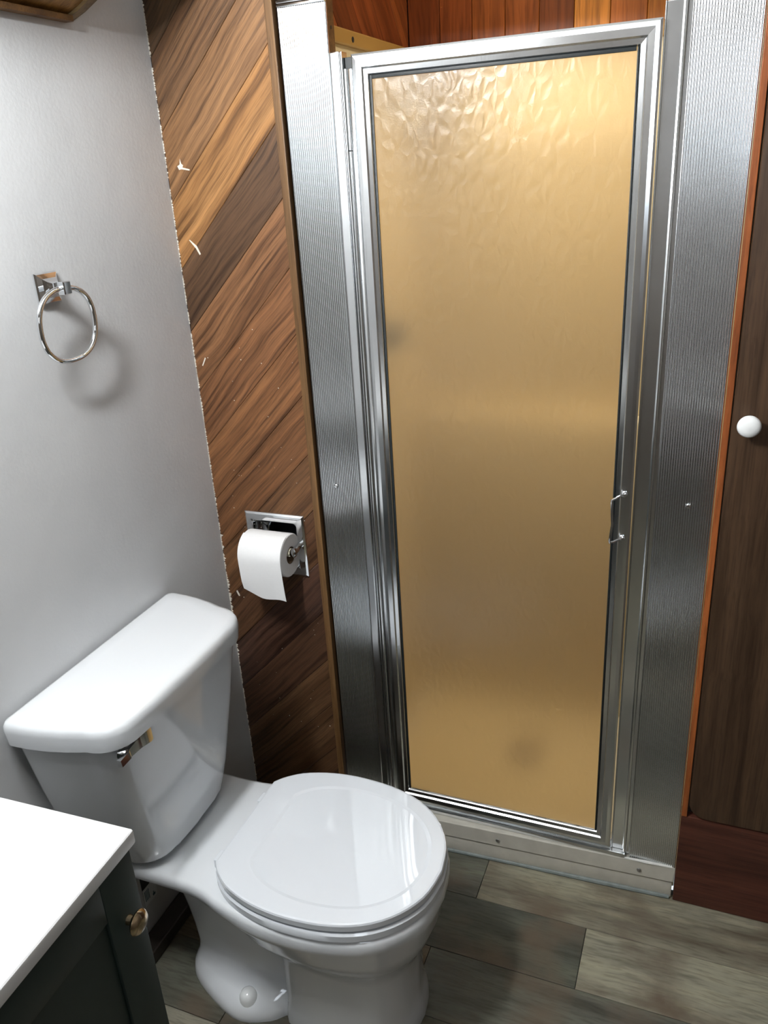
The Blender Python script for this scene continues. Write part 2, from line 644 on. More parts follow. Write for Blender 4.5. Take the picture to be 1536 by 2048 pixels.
# vertical wood trim strip between planks and ribbed panel
o = boxo('trim_1', 'trim_wood', None, -.86, .86, -.0085, .0085, -.008, .008, .0015, color=srgb(116, 86, 54))
o.matrix_world = Matrix.Translation((.2690, -.002, 0)) @ Matrix(((0, 0, 1, 0), (0, 1, 0, 0), (-1, 0, 0, .93 + .06), (0, 0, 0, 1)))
o.scale = (1.15, 1, 1)
tag(o, 'narrow vertical brown wood strip between planks and ribbed metal', 'trim', kind='structure')

# dark strip along the foot of the left wall
o = boxo('baseboard_left', 'dark_base', None, 0.0005, 0.045, -.895, -.0005, 0, .033, .004)
tag(o, 'low dark wood strip at the foot of the grey wall', 'baseboard', kind='structure')

# ------------------------------------------------------------------ shower stall
stall = thing('shower_stall', 'tan fibreglass shower stall behind the amber glass door', 'shower', (0, 0, 0))
SX0, SX1, SY0, SY1 = 0.300, 1.085, 0.032, 0.66
boxo('side_panel', 'fiberglass', stall, SX0 - .012, SX0, SY0, SY1, .03, 1.838, .003)
boxo('side_panel', 'fiberglass', stall, SX1, SX1 + .012, SY0, SY1, .03, 1.838, .003)
boxo('back_panel', 'fiberglass', stall, SX0, SX1, SY1, SY1 + .012, .03, 1.838, .003)
boxo('ledge', 'fiberglass', stall, SX0 + .001, SX1 - .001, SY1 - .06, SY1 - .0005, .03, .95, .012, 3)
boxo('flange', 'flange_plastic', stall, SX0 - .006, SX0 + .007, SY0, SY1 - .001, 1.815, 1.846, .004)
fs = boxo('flange', 'flange_plastic', stall, SX0 + .008, SX1 - .001, SY1 - .008, SY1 + .006, 1.815, 1.846, .004)
bm = bmesh.new()
lathe(bm, [(0, .0055), (.0012, .0055), (.0018, .003)], (SX0 + .0068, .275, 1.829), (1, 0, 0), 16)
finish('screw', bm, 'rubber', stall)
boxo('pan', 'fiberglass', stall, SX0, SX1, .033, SY1, .004, .03, .002)
# shower walls clad in redwood above the stall
wsb = boxo('wall_shower_back', 'dark_base', None, .1, 1.3, SY1 + .026, SY1 + .08, 0, ZC, smooth=0)
tag(wsb, 'red cedar boards above the back of the shower stall', 'wall', kind='structure')
PLS = Matrix(((1, 0, 0, 0), (0, 0, -1, SY1 + .013), (0, 1, 0, 0), (0, 0, 0, 1)))
rc = [srgb(146, 78, 38), srgb(150, 80, 38), srgb(160, 90, 42), srgb(160, 90, 42), srgb(132, 74, 38), srgb(206, 136, 58), srgb(166, 98, 46), srgb(186, 118, 52), srgb(150, 86, 42), srgb(168, 104, 50)]
x = .2875
for c in rc:
    wdt = .0805
    poly = [(x + .0006, 1.60), (x + wdt - .0006, 1.60), (x + wdt - .0006, ZC), (x + .0006, ZC)]
    board('cedar_board', 'red_wood', wsb, poly, math.radians(90), PLS, .012, .0012, c)
    x += wdt
wsl = boxo('wall_shower_left', 'dark_base', None, .12, SX0 - .027, SY0 + .07, SY1 + .025, 0, ZC, smooth=0)
tag(wsl, 'red cedar boards above the left side of the shower stall', 'wall', kind='structure')
# wall frame u = y, v = z, w = +x
PLL = Matrix(((0, 0, 1, SX0 - .013), (1, 0, 0, 0), (0, 1, 0, 0), (0, 0, 0, 1)))
AD = math.radians(-50)
tg = math.tan(AD)
for k, c in zip(range(-8, 4), [srgb(156, 86, 42), srgb(134, 70, 34)] * 6):
    c0 = 2.3 + k * .15
    if k == 0:
        c = srgb(136, 70, 34)
    poly = [(SY0 + .001, 1.60), (SY1 + .012, 1.60), (SY1 + .012, ZC), (SY0 + .001, ZC)]
    poly = clip_poly(poly, -tg, 1, c0 + .15 - .0005)
    poly = clip_poly(poly, tg, -1, -(c0 + .0005)) if poly else poly
    if len(poly) >= 3:
        board('cedar_board', 'red_wood', wsl, poly, AD, PLL, .012, .0012, c)
o = boxo('wall_shower_right', 'dark_base', None, SX1 + .013, SX1 + .06, SY0 + .02, SY1 + .025, 0, ZC, smooth=0)
tag(o, 'dark wall closing the right side of the shower', 'wall', kind='structure')

o = boxo('light_block_header', 'wall_paint', None, .262, 1.084, .004, .031, 1.905, ZC)  # out of view, added to keep shower lamp light off the room
tag(o, 'unseen header added above the shower opening to block its lamp', 'wall', kind='structure')
# things inside the stall, seen blurred through the glass
HX, HY, HZ = SX0, .33, 1.68
bm = bmesh.new()
lathe(bm, [(0, .012), (.02, .016), (.045, .036), (.055, .036), (.056, .03)], (HX + .133, HY - .014, HZ - .016), (.6, -.1, -.8))
sh = finish('shower_head', bm, 'nickel', stall)
bm = bmesh.new()
tube(bm, [(HX, HY, HZ + .03), (HX + .03, HY, HZ + .035), (HX + .105, HY - .01, HZ + .015), (HX + .135, HY - .015, HZ - .018)], .009)
finish('shower_arm', bm, 'chrome', sh)
bm = bmesh.new()
lathe(bm, [(0, .03), (.006, .028), (.01, .012)], (HX + .001, HY, HZ + .03), (1, 0, 0))
finish('escutcheon', bm, 'chrome', sh)
bm = bmesh.new()
lathe(bm, [(0, .06), (.004, .058), (.008, .02), (.03, .018)], (SX0 + .001, .34, 1.21), (1, 0, 0))
sv = finish('shower_valve', bm, 'steel', stall)
bm = bmesh.new()
lathe(bm, [(.03, .02), (.034, .03), (.055, .032), (.06, .026)], (SX0, .34, 1.21), (1, 0, 0))
finish('valve_handle', bm, 'rubber', sv)
bm = bmesh.new()
lathe(bm, [(0, .05), (.003, .05), (.004, .046)], (.665, .36, .0305), (0, 0, 1))
dr = finish('drain', bm, 'steel', stall)
bm = bmesh.new()
lathe(bm, [(.0041, .04), (.0055, .038)], (.665, .36, .0305), (0, 0, 1))
finish('drain_grate', bm, 'cardboard', dr)
# shower ceiling lamp
sl = thing('shower_lamp', 'round lamp on the ceiling above the shower', 'lamp', (.72, .33, ZC))
bm = bmesh.new()
lathe(bm, [(0, .11), (.02, .11), (.025, .1)], (0, 0, -.0005), (0, 0, -1))
finish('base', bm, 'white_plastic', sl)
bm = bmesh.new()
lathe(bm, [(0, .095), (.02, .09), (.04, .065), (.05, .02), (.051, 0)], (0, 0, -.0265), (0, 0, -1))
finish('dome', bm, 'shower_lamp_glow', sl)
sl_l = area('shower_lamp_light', (.72, .33, ZC - .085), (0, 0, 0), .16, .16, P_SHOWER, (1.0, 0.92, 0.80))
sl_l.data.spread = math.radians(85)

# curb
bm = bmesh.new()
box(bm, -.80, 0, 0, .03, .002, .050, .002)
curb = finish('curb', bm, 'curb_paint', stall, loc=(1.081, .001, 0), rot=(0, 0, math.radians(2.55)))
curb['label'] = 'dirty cream shower curb along the floor'
boxo('flange_strip', 'curb_paint', curb, -.80, .003, -.0035, .03, .0505, .0935, .002)
bm = bmesh.new()
tube(bm, [(-.80, -.001, .004), (-.6, -.0015, .0045), (-.35, -.001, .004), (-.15, -.002, .0045), (-.004, -.001, .004)], [.0045, .005, .0045, .006, .005], 8)
finish('caulk_bead', bm, 'caulk_dark', curb)
bm = bmesh.new()
tube(bm, [(-.11, -.001, .094), (-.06, -.002, .0945), (-.003, -.001, .094)], [.002, .004, .003], 8)
finish('caulk_bead', bm, 'caulk', curb)
for sx_ in (-.400, -.073):
    bm = bmesh.new()
    lathe(bm, [(0, .0055), (.0015, .005), (.0028, .003), (.003, 0)], (sx_, -.0034, .068), (0, -1, 0), 16)
    finish('screw', bm, 'steel', curb)

# ------------------------------------------------------------------ aluminium surround
fr = thing('shower_door_frame', 'aluminium shower surround with two ribbed side panels', 'door frame', (0, 0, 0))


def ribbed(x0, x1, n, z0, z1, parent):
    bm = bmesh.new()
    prof = [(x0, .0)]
    p = (x1 - x0) / n
    for i in range(n):
        a = x0 + p * i
        prof += [(a + p * .06, 0.0)] + [(a + p * (.06 + .88 * k / 8), -.0019 * math.sin(math.pi * k / 8)) for k in range(1, 8)] + [(a + p * .94, 0.0)]
    prof += [(x1, 0.0), (x1, .003), (x0, .003)]
    loft(bm, [[(x_, y_, z0) for x_, y_ in prof], [(x_, y_, z1) for x_, y_ in prof]])
    return finish('ribbed_panel', bm, 'aluminium_rib', parent, 40)


ribbed(.2815, .3770, 23, .095, 1.852, fr)
ribbed(.9830, 1.0840, 24, .0945, 1.90, fr)
# top cap on the left ribbed panel
bm = bmesh.new()
for i in range(3):
    box(bm, .2815, .3770, -.004, .003, 1.8525 + i * .006, 1.8575 + i * .006, .0012)
finish('panel_cap', bm, 'aluminium', fr)
# studs carrying the panels
boxo('stud', 'trim_wood', fr, .2815, .3768, .0032, .030, .095, 1.90, .001, color=srgb(120, 86, 48))
boxo('stud', 'trim_wood', fr, .9835, 1.0835, .0032, .030, .095, 1.90, .001, color=srgb(120, 86, 48))
bm = bmesh.new()
lathe(bm, [(0, .003), (.0006, .003)], (.3767, .016, 1.815), (1, 0, 0), 12)
finish('screw_hole', bm, 'rubber', fr)
# left jamb
boxo('jamb', 'aluminium', fr, .3795, .3975, -.006, .018, .1, 1.774, .002)
boxo('jamb', 'aluminium', fr, .3980, .4010, -.001, .022, .1, 1.774, .0008)
# right jamb: recessed channel, fin, channel
boxo('jamb', 'aluminium', fr, .9445, .9690, .006, .018, .1065, 1.790, .001)
boxo('jamb_fin', 'aluminium', fr, .9692, .9750, -.003, .018, .1065, 1.90, .002)
boxo('jamb', 'aluminium', fr, .9752, .9828, .003, .018, .096, 1.90, .001)
boxo('jamb_fin', 'aluminium', fr, .9418, .9443, .004, .018, .1065, 1.790, .0006)
# sill under the door
boxo('sill', 'aluminium', fr, .385, .9745, -.008, .03, .0945, .106, .002)
boxo('sill', 'aluminium', fr, .402, .9440, .0085, .030, .1062, .127, .001)
boxo('light_stop_strip', 'rubber', fr, .4012, .4225, .010, .018, .107, 1.765, .0005)  # dark backing added to stop shower light leaking between jamb and hinge
for sxx, szz in ((.319, .948), (1.040, .971)):
    bm = bmesh.new()
    lathe(bm, [(0, .0048), (.0015, .0046), (.003, .003), (.0034, 0)], (sxx, -.0012, szz), (0, -1, 0), 16)
    finish('screw', bm, 'chrome', fr)

# ------------------------------------------------------------------ shower door
DX0, DX1, DZ0, DZ1 = .4210, .9405, .1180, 1.7670
GX0, GX1, GZ0, GZ1 = .4520, .9075, .1520, 1.7320
DY = -.0075
door = thing('shower_door', 'amber textured glass shower door in a mitred aluminium frame', 'shower door', (0, 0, 0))


def rail(name, a0, a1, b0, b1):
    """mitred frame member: outer edge a0->a1, inner edge b0->b1 (x,z); profile stepped towards the glass"""
    bm = bmesh.new()
    prof = [(0.0, .014), (0.0, .001), (.10, -.0015), (.30, -.0025), (.62, -.0020), (.70, .0015), (.93, .0025), (1.0, .0065), (1.0, .014)]
    rings = []
    for (ax, az), (bx_, bz) in ((a0, b0), (a1, b1)):
        rings.append([(ax + (bx_ - ax) * f, DY + y_, az + (bz - az) * f) for f, y_ in prof])
    loft(bm, rings)
    return finish(name, bm, 'aluminium', door, 5)


g = .0003
rail('stile', (DX0, DZ0 + g), (DX0, DZ1 - g), (GX0, GZ0 + g), (GX0, GZ1 - g))
rail('stile', (DX1, DZ0 + g), (DX1, DZ1 - g), (GX1, GZ0 + g), (GX1, GZ1 - g))
rail('top_rail', (DX0, DZ1), (DX1, DZ1), (GX0, GZ1), (GX1, GZ1))
rail('bottom_rail', (DX0, DZ0), (DX1, DZ0), (GX0, GZ0), (GX1, GZ0))
boxo('glass', 'amber_glass', door, GX0 - .006, GX1 + .006, DY + .0075, DY + .0118, GZ0 - .006, GZ1 + .006)
bm = bmesh.new()
gk = .0042
for a in ((GX0, GX0 + gk, GZ0, GZ1), (GX1 - gk * .7, GX1, GZ0, GZ1), (GX0 + gk, GX1 - gk, GZ1 - gk * 1.4, GZ1)):
    box(bm, a[0], a[1], DY + .005, DY + .0072, a[2], a[3], .0006)
box(bm, GX0 + gk, GX1 - gk, DY + .005, DY + .0072, GZ0, GZ0 + .0015, .0003)
finish('gasket', bm, 'rubber', door)
bm = bmesh.new()
pts = [(GX0 + .004 + i * (GX1 - GX0 - .008) / 24, DY + .005, GZ0 + .001 + random.uniform(-.001, .0015)) for i in range(25)]
tube(bm, pts, [random.uniform(.0004, .0013) for _ in pts], 6)
finish('caulk_bead', bm, 'caulk', door)
# hinge rods
for z0_, z1_ in ((.12, .205), (.2065, 1.612), (1.614, 1.745)):
    bm = bmesh.new()
    tube(bm, [(.4085, DY + .003, z0_), (.4085, DY + .003, z1_)], .0042, 14)
    finish('hinge', bm, 'aluminium', door)
bm = bmesh.new()
box(bm, .4135, .4208, DY + .001, DY + .013, .12, 1.745, .0005)
finish('hinge_leaf', bm, 'aluminium', door)
# pull handle
hd = bpy.data.objects.new('handle', None)
bm = bmesh.new()
zt, zb = .988, .897
tube(bm, [(.9240, DY - .003, zt), (.9225, DY - .010, zt), (.9120, DY - .026, zt - .0015), (.9070, DY - .032, zt - .003), (.9068, DY - .0325, zt - .006),
          (.9085, DY - .033, (zt + zb) / 2 + .012), (.9100, DY - .033, (zt + zb) / 2 - .006), (.9080, DY - .033, zb + .02), (.9065, DY - .0325, zb + .005),
          (.9070, DY - .032, zb + .001), (.9120, DY - .026, zb), (.9225, DY - .010, zb), (.9240, DY - .003, zb)], .0024, 10)
hd = finish('handle', bm, 'handle_steel', door)
for zz in (zt, zb):
    bm = bmesh.new()
    lathe(bm, [(0, .0062), (.002, .0062), (.005, .0050), (.0065, .002), (.0068, 0)], (.9262, DY - .0026, zz), (0, -1, 0), 16)
    finish('screw', bm, 'chrome', hd)

# ------------------------------------------------------------------ closet door on the right
o = boxo('trim_2', 'trim_wood', None, -1.06, 1.06, -.010, .008, -.0055, .0055, .001, color=srgb(160, 90, 46))
o.matrix_world = Matrix.Translation((1.0910, .004, 0)) @ Matrix(((0, 0, 1, 0), (0, 1, 0, 0), (-1, 0, 0, 1.06 + .25), (0, 0, 0, 1)))
tag(o, 'thin orange wood strip between ribbed metal and dark door', 'trim', kind='structure')
o = boxo('baseboard_back', 'door_wood', None, 1.0850, 1.775, -.004, .03, .001, .2495, .002, color=srgb(84, 48, 38))
tag(o, 'red-brown wood board on the floor below the dark door', 'baseboard', kind='structure')
wr = boxo('wall_closet', 'dark_base', None, 1.098, 1.775, .0125, .03, .25, ZC)
tag(wr, 'dark wall behind the brown closet door', 'wall', kind='structure')
dd = thing('door_1', 'dark brown wooden closet door with a white knob', 'door', (1.0985, -.001, .25))
dd['kind'] = 'structure'
bm = bmesh.new()
poly = []
rad = .035
for k in range(9):
    a = math.pi + k / 8 * math.pi / 2
    poly.append((rad + rad * math.cos(a), rad + rad * math.sin(a) + .004))
poly += [(.62, .004), (.62, 1.95), (0, 1.95)]
loft(bm, [[(x_, .012, z_) for x_, z_ in poly], [(x_, -.005, z_) for x_, z_ in poly], [(x_ * .994 + .0015, -.008, (z_ - .9) * .998 + .9) for x_, z_ in poly]])
me_o = finish('slab', bm, 'door_wood', dd, 30, srgb(72, 54, 40))
# grain runs upright: rotate mesh so that local X is vertical
me_o.data.transform(Matrix.Rotation(math.radians(90), 4, 'Y'))
me_o.matrix_local = Matrix.Rotation(math.radians(-90), 4, 'Y')
bm = bmesh.new()
lathe(bm, [(0, .009), (.010, .008), (.016, .012), (.021, .0185), (.027, .0195), (.031, .0165), (.0335, .009), (.034, 0)], (.0275, -.0078, .889), (0, -1, 0), 32)
finish('knob', bm, 'white_plastic', dd, 50)

# ------------------------------------------------------------------ toilet
toi = thing('toilet', 'white two-piece toilet with closed lid against the grey wall', 'toilet', (0, -.45, 0))
levels = [
    (0.000, [(.128, 0), (.130, .05), (.165, .092), (.275, .136), (.345, .118), (.378, .092), (.392, .108), (.50, .124), (.58, .112), (.628, .06), (.640, 0)]),
    (0.014, [(.128, 0), (.130, .05), (.165, .094), (.275, .138), (.345, .118), (.378, .092), (.392, .108), (.50, .124), (.58, .112), (.628, .06), (.640, 0)]),
    (0.032, [(.131, 0), (.133, .05), (.166, .088), (.275, .130), (.345, .108), (.378, .082), (.392, .106), (.50, .122), (.58, .110), (.625, .06), (.637, 0)]),
    (0.044, [(.136, 0), (.138, .046), (.168, .074), (.275, .106), (.345, .088), (.378, .070), (.392, .104), (.50, .119), (.58, .107), (.622, .058), (.634, 0)]),
    (0.056, [(.140, 0), (.142, .042), (.168, .060), (.275, .080), (.345, .070), (.378, .062), (.392, .103), (.50, .117), (.58, .105), (.620, .058), (.632, 0)]),
    (0.075, [(.142, 0), (.144, .040), (.168, .055), (.275, .068), (.345, .060), (.378, .058), (.392, .102), (.50, .116), (.58, .104), (.619, .057), (.631, 0)]),
    (0.130, [(.140, 0), (.142, .042), (.165, .058), (.275, .074), (.345, .062), (.378, .058), (.392, .101), (.50, .114), (.58, .103), (.620, .057), (.632, 0)]),
    (0.180, [(.134, 0), (.136, .044), (.158, .060), (.265, .074), (.340, .066), (.378, .066), (.394, .102), (.50, .115), (.58, .104), (.624, .058), (.637, 0)]),
    (0.215, [(.128, 0), (.130, .046), (.152, .062), (.255, .072), (.330, .078), (.375, .094), (.400, .110), (.50, .122), (.585, .110), (.634, .061), (.648, 0)]),
    (0.235, [(.124, 0), (.126, .048), (.148, .064), (.250, .074), (.325, .098), (.375, .124), (.410, .134), (.50, .141), (.592, .122), (.646, .067), (.660, 0)]),
    (0.255, [(.120, 0), (.122, .050), (.144, .067), (.246, .078), (.322, .116), (.375, .143), (.425, .152), (.51, .154), (.598, .131), (.655, .072), (.670, 0)]),
    (0.285, [(.112, 0), (.114, .056), (.138, .074), (.242, .088), (.318, .134), (.378, .161), (.438, .168), (.515, .166), (.603, .140), (.664, .076), (.679, 0)]),
    (0.316, [(.095, 0), (.097, .076), (.124, .098), (.240, .110), (.315, .148), (.380, .173), (.442, .177), (.518, .173), (.606, .145), (.670, .079), (.685, 0)]),
    (0.330, [(.062, 0), (.064, .120), (.095, .138), (.238, .142), (.312, .164), (.380, .181), (.445, .184), (.52, .178), (.609, .149), (.674, .081), (.689, 0)]),
    (0.338, [(.052, 0), (.054, .133), (.087, .146), (.235, .148), (.311, .168), (.38, .183), (.445, .186), (.52, .180), (.61, .151), (.675, .082), (.691, 0)]),
    (0.353, [(.050, 0), (.052, .135), (.085, .146), (.235, .148), (.31, .168), (.38, .182), (.445, .185), (.52, .179), (.61, .150), (.675, .082), (.690, 0)]),
    (0.362, [(.053, 0), (.055, .132), (.087, .143), (.235, .145), (.31, .165), (.38, .179), (.445, .182), (.52, .176), (.608, .147), (.672, .080), (.687, 0)]),
    (0.365, [(.060, 0), (.062, .125), (.090, .136), (.235, .138), (.31, .158), (.38, .172), (.445, .175), (.52, .169), (.603, .141), (.666, .076), (.680, 0)]),
]
NS = 45
rings = []
for zz, ctrl in levels:
    pts = interp([(a, b, 0) for a, b in ctrl], NS)
    pts = [(p.x, max(p.y, 0)) for p in pts]
    ring = [(x_, y_, zz) for x_, y_ in pts] + [(x_, -y_, zz) for x_, y_ in pts[-2:0:-1]]
    rings.append(ring)
bm = bmesh.new()
loft(bm, rings)
finish('bowl', bm, 'porcelain', toi, 60)


def lid_outline(n=34, off=0.0, squash=1.0):
    ctrl = [(.2800, .114), (.298, .135), (.333, .159), (.39, .177), (.455, .183), (.53, .176), (.595, .154), (.645, .115), (.678, .062), (.689, 0)]
    pts = interp([(a, b, 0) for a, b in ctrl], n)
    # offset inwards about the centre
    cx = .47
    out = []
    for p in pts:
        v = Vector((p.x - cx, p.y))
        L = v.length
        v = v * ((L - off) / L)
        out.append((cx + v.x, v.y * squash))
    return out


def full(o):
    return o + [(x_, -y_) for x_, y_ in o[-2::-1]]


# seat ring
bm = bmesh.new()
out = full(lid_outline(off=-.002))
inn = [(x_ * .58 + .21, y_ * .62) for x_, y_ in out]
R = []
for poly, zz in ((out, .3672), (out, .3800), ([(.47 + (x_ - .47) * .982, y_ * .982) for x_, y_ in out], .3840), (inn, .3840), (inn, .3672)):
    R.append([bm.verts.new((x_, y_, zz)) for x_, y_ in poly])
n = len(R[0])
R.append(R[0])
for a, b in zip(R[:-1], R[1:]):
    for i in range(n):
        j = (i + 1) % n
        bm.faces.new((a[i], a[j], b[j], b[i]))
finish('seat', bm, 'seat_plastic', toi, 40)
# lid, slightly dished inside its rim
bm = bmesh.new()


def ell(f):
    return [(.49 + (x_ - .475) * f * (.96 if x_ < .475 else 1.0), y_ * f) for x_, y_ in full(lid_outline())]


rr_ = [(full(lid_outline(off=.004)), .3880), (full(lid_outline()), .3900), (full(lid_outline()), .4010), (full(lid_outline(off=.0015)), .4040), (full(lid_outline(off=.005)), .4052),
       (ell(.80), .4056), (ell(.765), .4042), (ell(.70), .4040), (ell(.3), .4040)]
loft(bm, [[(x_, y_, zz) for x_, y_ in p] for p, zz in rr_])
finish('lid', bm, 'seat_plastic', toi, 8)
for yy in (-.083, .083):
    boxo('hinge', 'seat_plastic', toi, .262, .2795, yy - .014, yy + .014, .3655, .386, .002)
for yy in (-.108, .108):
    bm = bmesh.new()
    lathe(bm, [(0, .0190), (.014, .0182), (.022, .015), (.027, .009), (.0285, 0)], (.298, yy, .030), (0, 0, 1), 20)
    finish('bolt_cap', bm, 'white_plastic', toi, 50)


def rr_outline(xb, xf, hb, hf, rf, rb=.012, n=8, bow=.0):
    """plan outline: flat back at xb, half-width hb there, tapering to hf at front xf with corner radius rf"""
    side = []
    # back corner
    for k in range(4):
        a = math.pi + (-k / 3) * math.pi / 2
        side.append((xb + rb + rb * math.cos(a), hb - rb + rb * math.sin(a)))
    # straight-ish side
    for f in (.25, .5, .75):
        xx = xb + rb + f * (xf - rf - xb - rb)
        side.append((xx, hb + (hf - hb) * f * f))
    for k in range(n + 1):
        a = math.pi / 2 - k / n * math.pi / 2
        side.append((xf - rf + rf * math.cos(a), hf - rf + rf * math.sin(a)))
    side.append((xf + bow * .7, hf * .45))
    full_ = side + [(xf + bow, 0)] + [(x_, -y_) for x_, y_ in side[::-1]]
    return full_


bm = bmesh.new()
lv = [(.3735, .045, .150, .130, .105, .055), (.377, .034, .168, .150, .125, .06), (.39, .030, .175, .160, .134, .06), (.45, .027, .182, .180, .152, .058), (.60, .023, .195, .210, .185, .055), (.714, .020, .204, .228, .204, .052)]
loft(bm, [[(x_, y_, zz) for x_, y_ in rr_outline(xb, xf, hb + .003, hf + .003, rf, bow=.004)] for zz, xb, xf, hb, hf, rf in lv])
finish('tank', bm, 'porcelain', toi, 50, loc=(0, -.018, 0))
bm = bmesh.new()
lv = [(.7145, .010, .212, .232, .206, .058), (.7175, .006, .217, .237, .211, .060), (.745, .005, .220, .239, .213, .062), (.755, .006, .2185, .238, .212, .062), (.7615, .009, .214, .234, .208, .060), (.7645, .016, .205, .226, .200, .056), (.7652, .04, .18, .2, .175, .05)]
loft(bm, [[(x_, y_, zz) for x_, y_ in rr_outline(xb, xf, hb + .003, hf + .003, rf, bow=.005)] for zz, xb, xf, hb, hf, rf in lv])
finish('tank_lid', bm, 'porcelain', toi, 50, loc=(0, -.018, 0))
# flush lever
bm = bmesh.new()
lathe(bm, [(0, .012), (.006, .011), (.012, .009)], (.199, -.196, .692), (1, 0, 0), 18)
lsec = [(-.219, .208, .683, .697, .010), (-.196, .208, .684, .699, .010), (-.192, .207, .683, .700, .008), (-.165, .207, .681, .704, .008), (-.142, .209, .678, .706, .009), (-.136, .211, .679, .705, .006)]
loft(bm, [[(x_, y_, za), (x_ + th, y_, za + .002), (x_ + th * .8, y_, zb_), (x_, y_, zb_)] for y_, x_, za, zb_, th in lsec])
finish('flush_lever', bm, 'chrome', toi, 35, loc=(0, -.004, .010))

# ------------------------------------------------------------------ toilet paper holder and roll
tp = thing('toilet_paper_holder', 'recessed square chrome paper holder set in the plank wall', 'paper holder', (.154, -.0005, .791))
hw = .077
bm = bmesh.new()
O = [(-hw, -hw), (hw, -hw), (hw, hw), (-hw, hw)]


def inset(d, y_):
    return [(math.copysign(abs(a) - d, a), y_, math.copysign(abs(b) - d, b)) for a, b in O]


def rsq(h, r, y_, n=5):
    out = []
    for cx, cz, a0 in ((h - r, h - r, 0), (-h + r, h - r, 90), (-h + r, -h + r, 180), (h - r, -h + r, 270)):
        for k in range(n + 1):
            a = math.radians(a0 + 90 * k / n)
            out.append((cx + r * math.cos(a), y_, cz + r * math.sin(a)))
    return out


loft(bm, [rsq(hw, .001, 0), rsq(hw - .001, .001, -.003), rsq(hw - .005, .002, -.006), rsq(hw - .019, .006, -.0065), rsq(hw - .021, .007, -.005), rsq(hw - .022, .008, .008), rsq(hw - .026, .012, .024), rsq(hw - .036, .016, .036), rsq(.01, .005, .040)], cap0=False)
finish('plate', bm, 'chrome', tp, 30)
for s in (-1, 1):
    bm = bmesh.new()
    tube(bm, [(s * .0595, -.004, .004), (s * .0625, -.020, .004), (s * .0655, -.036, .004), (s * .0655, -.050, .004)], [.008, .0075, .008, .0085], 14)
    lathe(bm, [(0, .009), (.004, .011), (.010, .011), (.0125, .007)], (s * .0605, -.045, .004), (s, 0, 0), 18)
    finish('arm', bm, 'chrome', tp)
bm = bmesh.new()
tube(bm, [(-.0615, -.045, .004), (.0615, -.045, .004)], .0085, 16)
for i in range(8):
    a = i / 8 * 2 * math.pi
    box(bm, -.0600, .0600, -.045 + .0085 * math.cos(a) - .0012, -.045 + .0085 * math.cos(a) + .0012, .004 + .0085 * math.sin(a) - .0012, .004 + .0085 * math.sin(a) + .0012)
finish('roller', bm, 'ivory_plastic', tp)
roll = thing('toilet_paper_roll', 'white toilet paper roll with a loose sheet on the chrome holder', 'toilet paper', (.158, -.0455, .788))
RX = .0545
bm = bmesh.new()
NSG = 40
ro, ri = .0500, .0200
for_r = []
for x_, r_ in ((-RX, ri), (-RX, ro - .002), (-RX + .002, ro), (RX - .002, ro), (RX, ro - .002), (RX, ri)):
    for_r.append([(x_, r_ * math.cos(2 * math.pi * k / NSG), r_ * math.sin(2 * math.pi * k / NSG)) for k in range(NSG)])
loft(bm, for_r, False, False)
finish('roll', bm, 'paper', roll, 40)
bm = bmesh.new()
loft(bm, [[(x_, r_ * math.cos(2 * math.pi * k / NSG), r_ * math.sin(2 * math.pi * k / NSG)) for k in range(NSG)] for x_, r_ in ((-RX + .001, ri), (RX - .001, ri), (RX - .001, ri - .0012), (-RX + .001, ri - .0012), (-RX + .001, ri))], False, False)
finish('core', bm, 'cardboard', roll, 40)
# sheet hanging from the front
bm = bmesh.new()
rows_ = 22
grid = []
rs = ro + .0008
for side_t in (0, .0007):
    g_ = []
    for i in range(rows_):
        t_ = i / (rows_ - 1)
        s = t_ * .160
        arc = (math.pi * .42) * rs
        if s < arc:
            a = math.pi * .58 + s / rs
            y_, z_ = (rs + side_t) * math.cos(a), (rs + side_t) * math.sin(a)
        else:
            d = s - arc
            y_, z_ = -(rs + side_t) + .06 * d * d / .01 * .1, -d
        row = []
        for k in range(13):
            f = k / 12
            x_ = -RX + .0005 + f * (2 * RX - .001)
            zz = z_
            if i > rows_ - 6:
                m_ = (i - (rows_ - 6)) / 5
                # torn lower edge, left corner rounded upwards
                zz += m_ * (.018 * max(0, 1 - f * 2.2) ** 1.5 + .002 * math.sin(f * 9) - .002 * f)
            x2 = x_ + (.003 * t_ ** 2 if f > .5 else .004 * t_ ** 3)
            row.append(bm.verts.new((x2, y_ + .0012 * math.sin(f * 6 + t_ * 4) * t_, zz)))
        g_.append(row)
    grid.append(g_)
for g_ in grid:
    for i in range(rows_ - 1):
        for k in range(12):
            bm.faces.new((g_[i][k], g_[i][k + 1], g_[i + 1][k + 1], g_[i + 1][k]))
for i in range(rows_ - 1):
    for k in (0, 12):
        bm.faces.new((grid[0][i][k], grid[0][i + 1][k], grid[1][i + 1][k], grid[1][i][k]))
for k in range(12):
    for i in (0, rows_ - 1):
        bm.faces.new((grid[0][i][k], grid[0][i][k + 1], grid[1][i][k + 1], grid[1][i][k]))
finish('loose_sheet', bm, 'paper', roll, 60)

# ------------------------------------------------------------------ towel ring
tr = thing('towel_ring', 'chrome towel ring on a square base on the grey wall', 'towel ring', (0.0005, -.393, 1.426))
bm = bmesh.new()


def sqx(h, x_):
    return [(x_, a * h, b * h) for a, b in ((-1, -1), (1, -1), (1, 1), (-1, 1))]


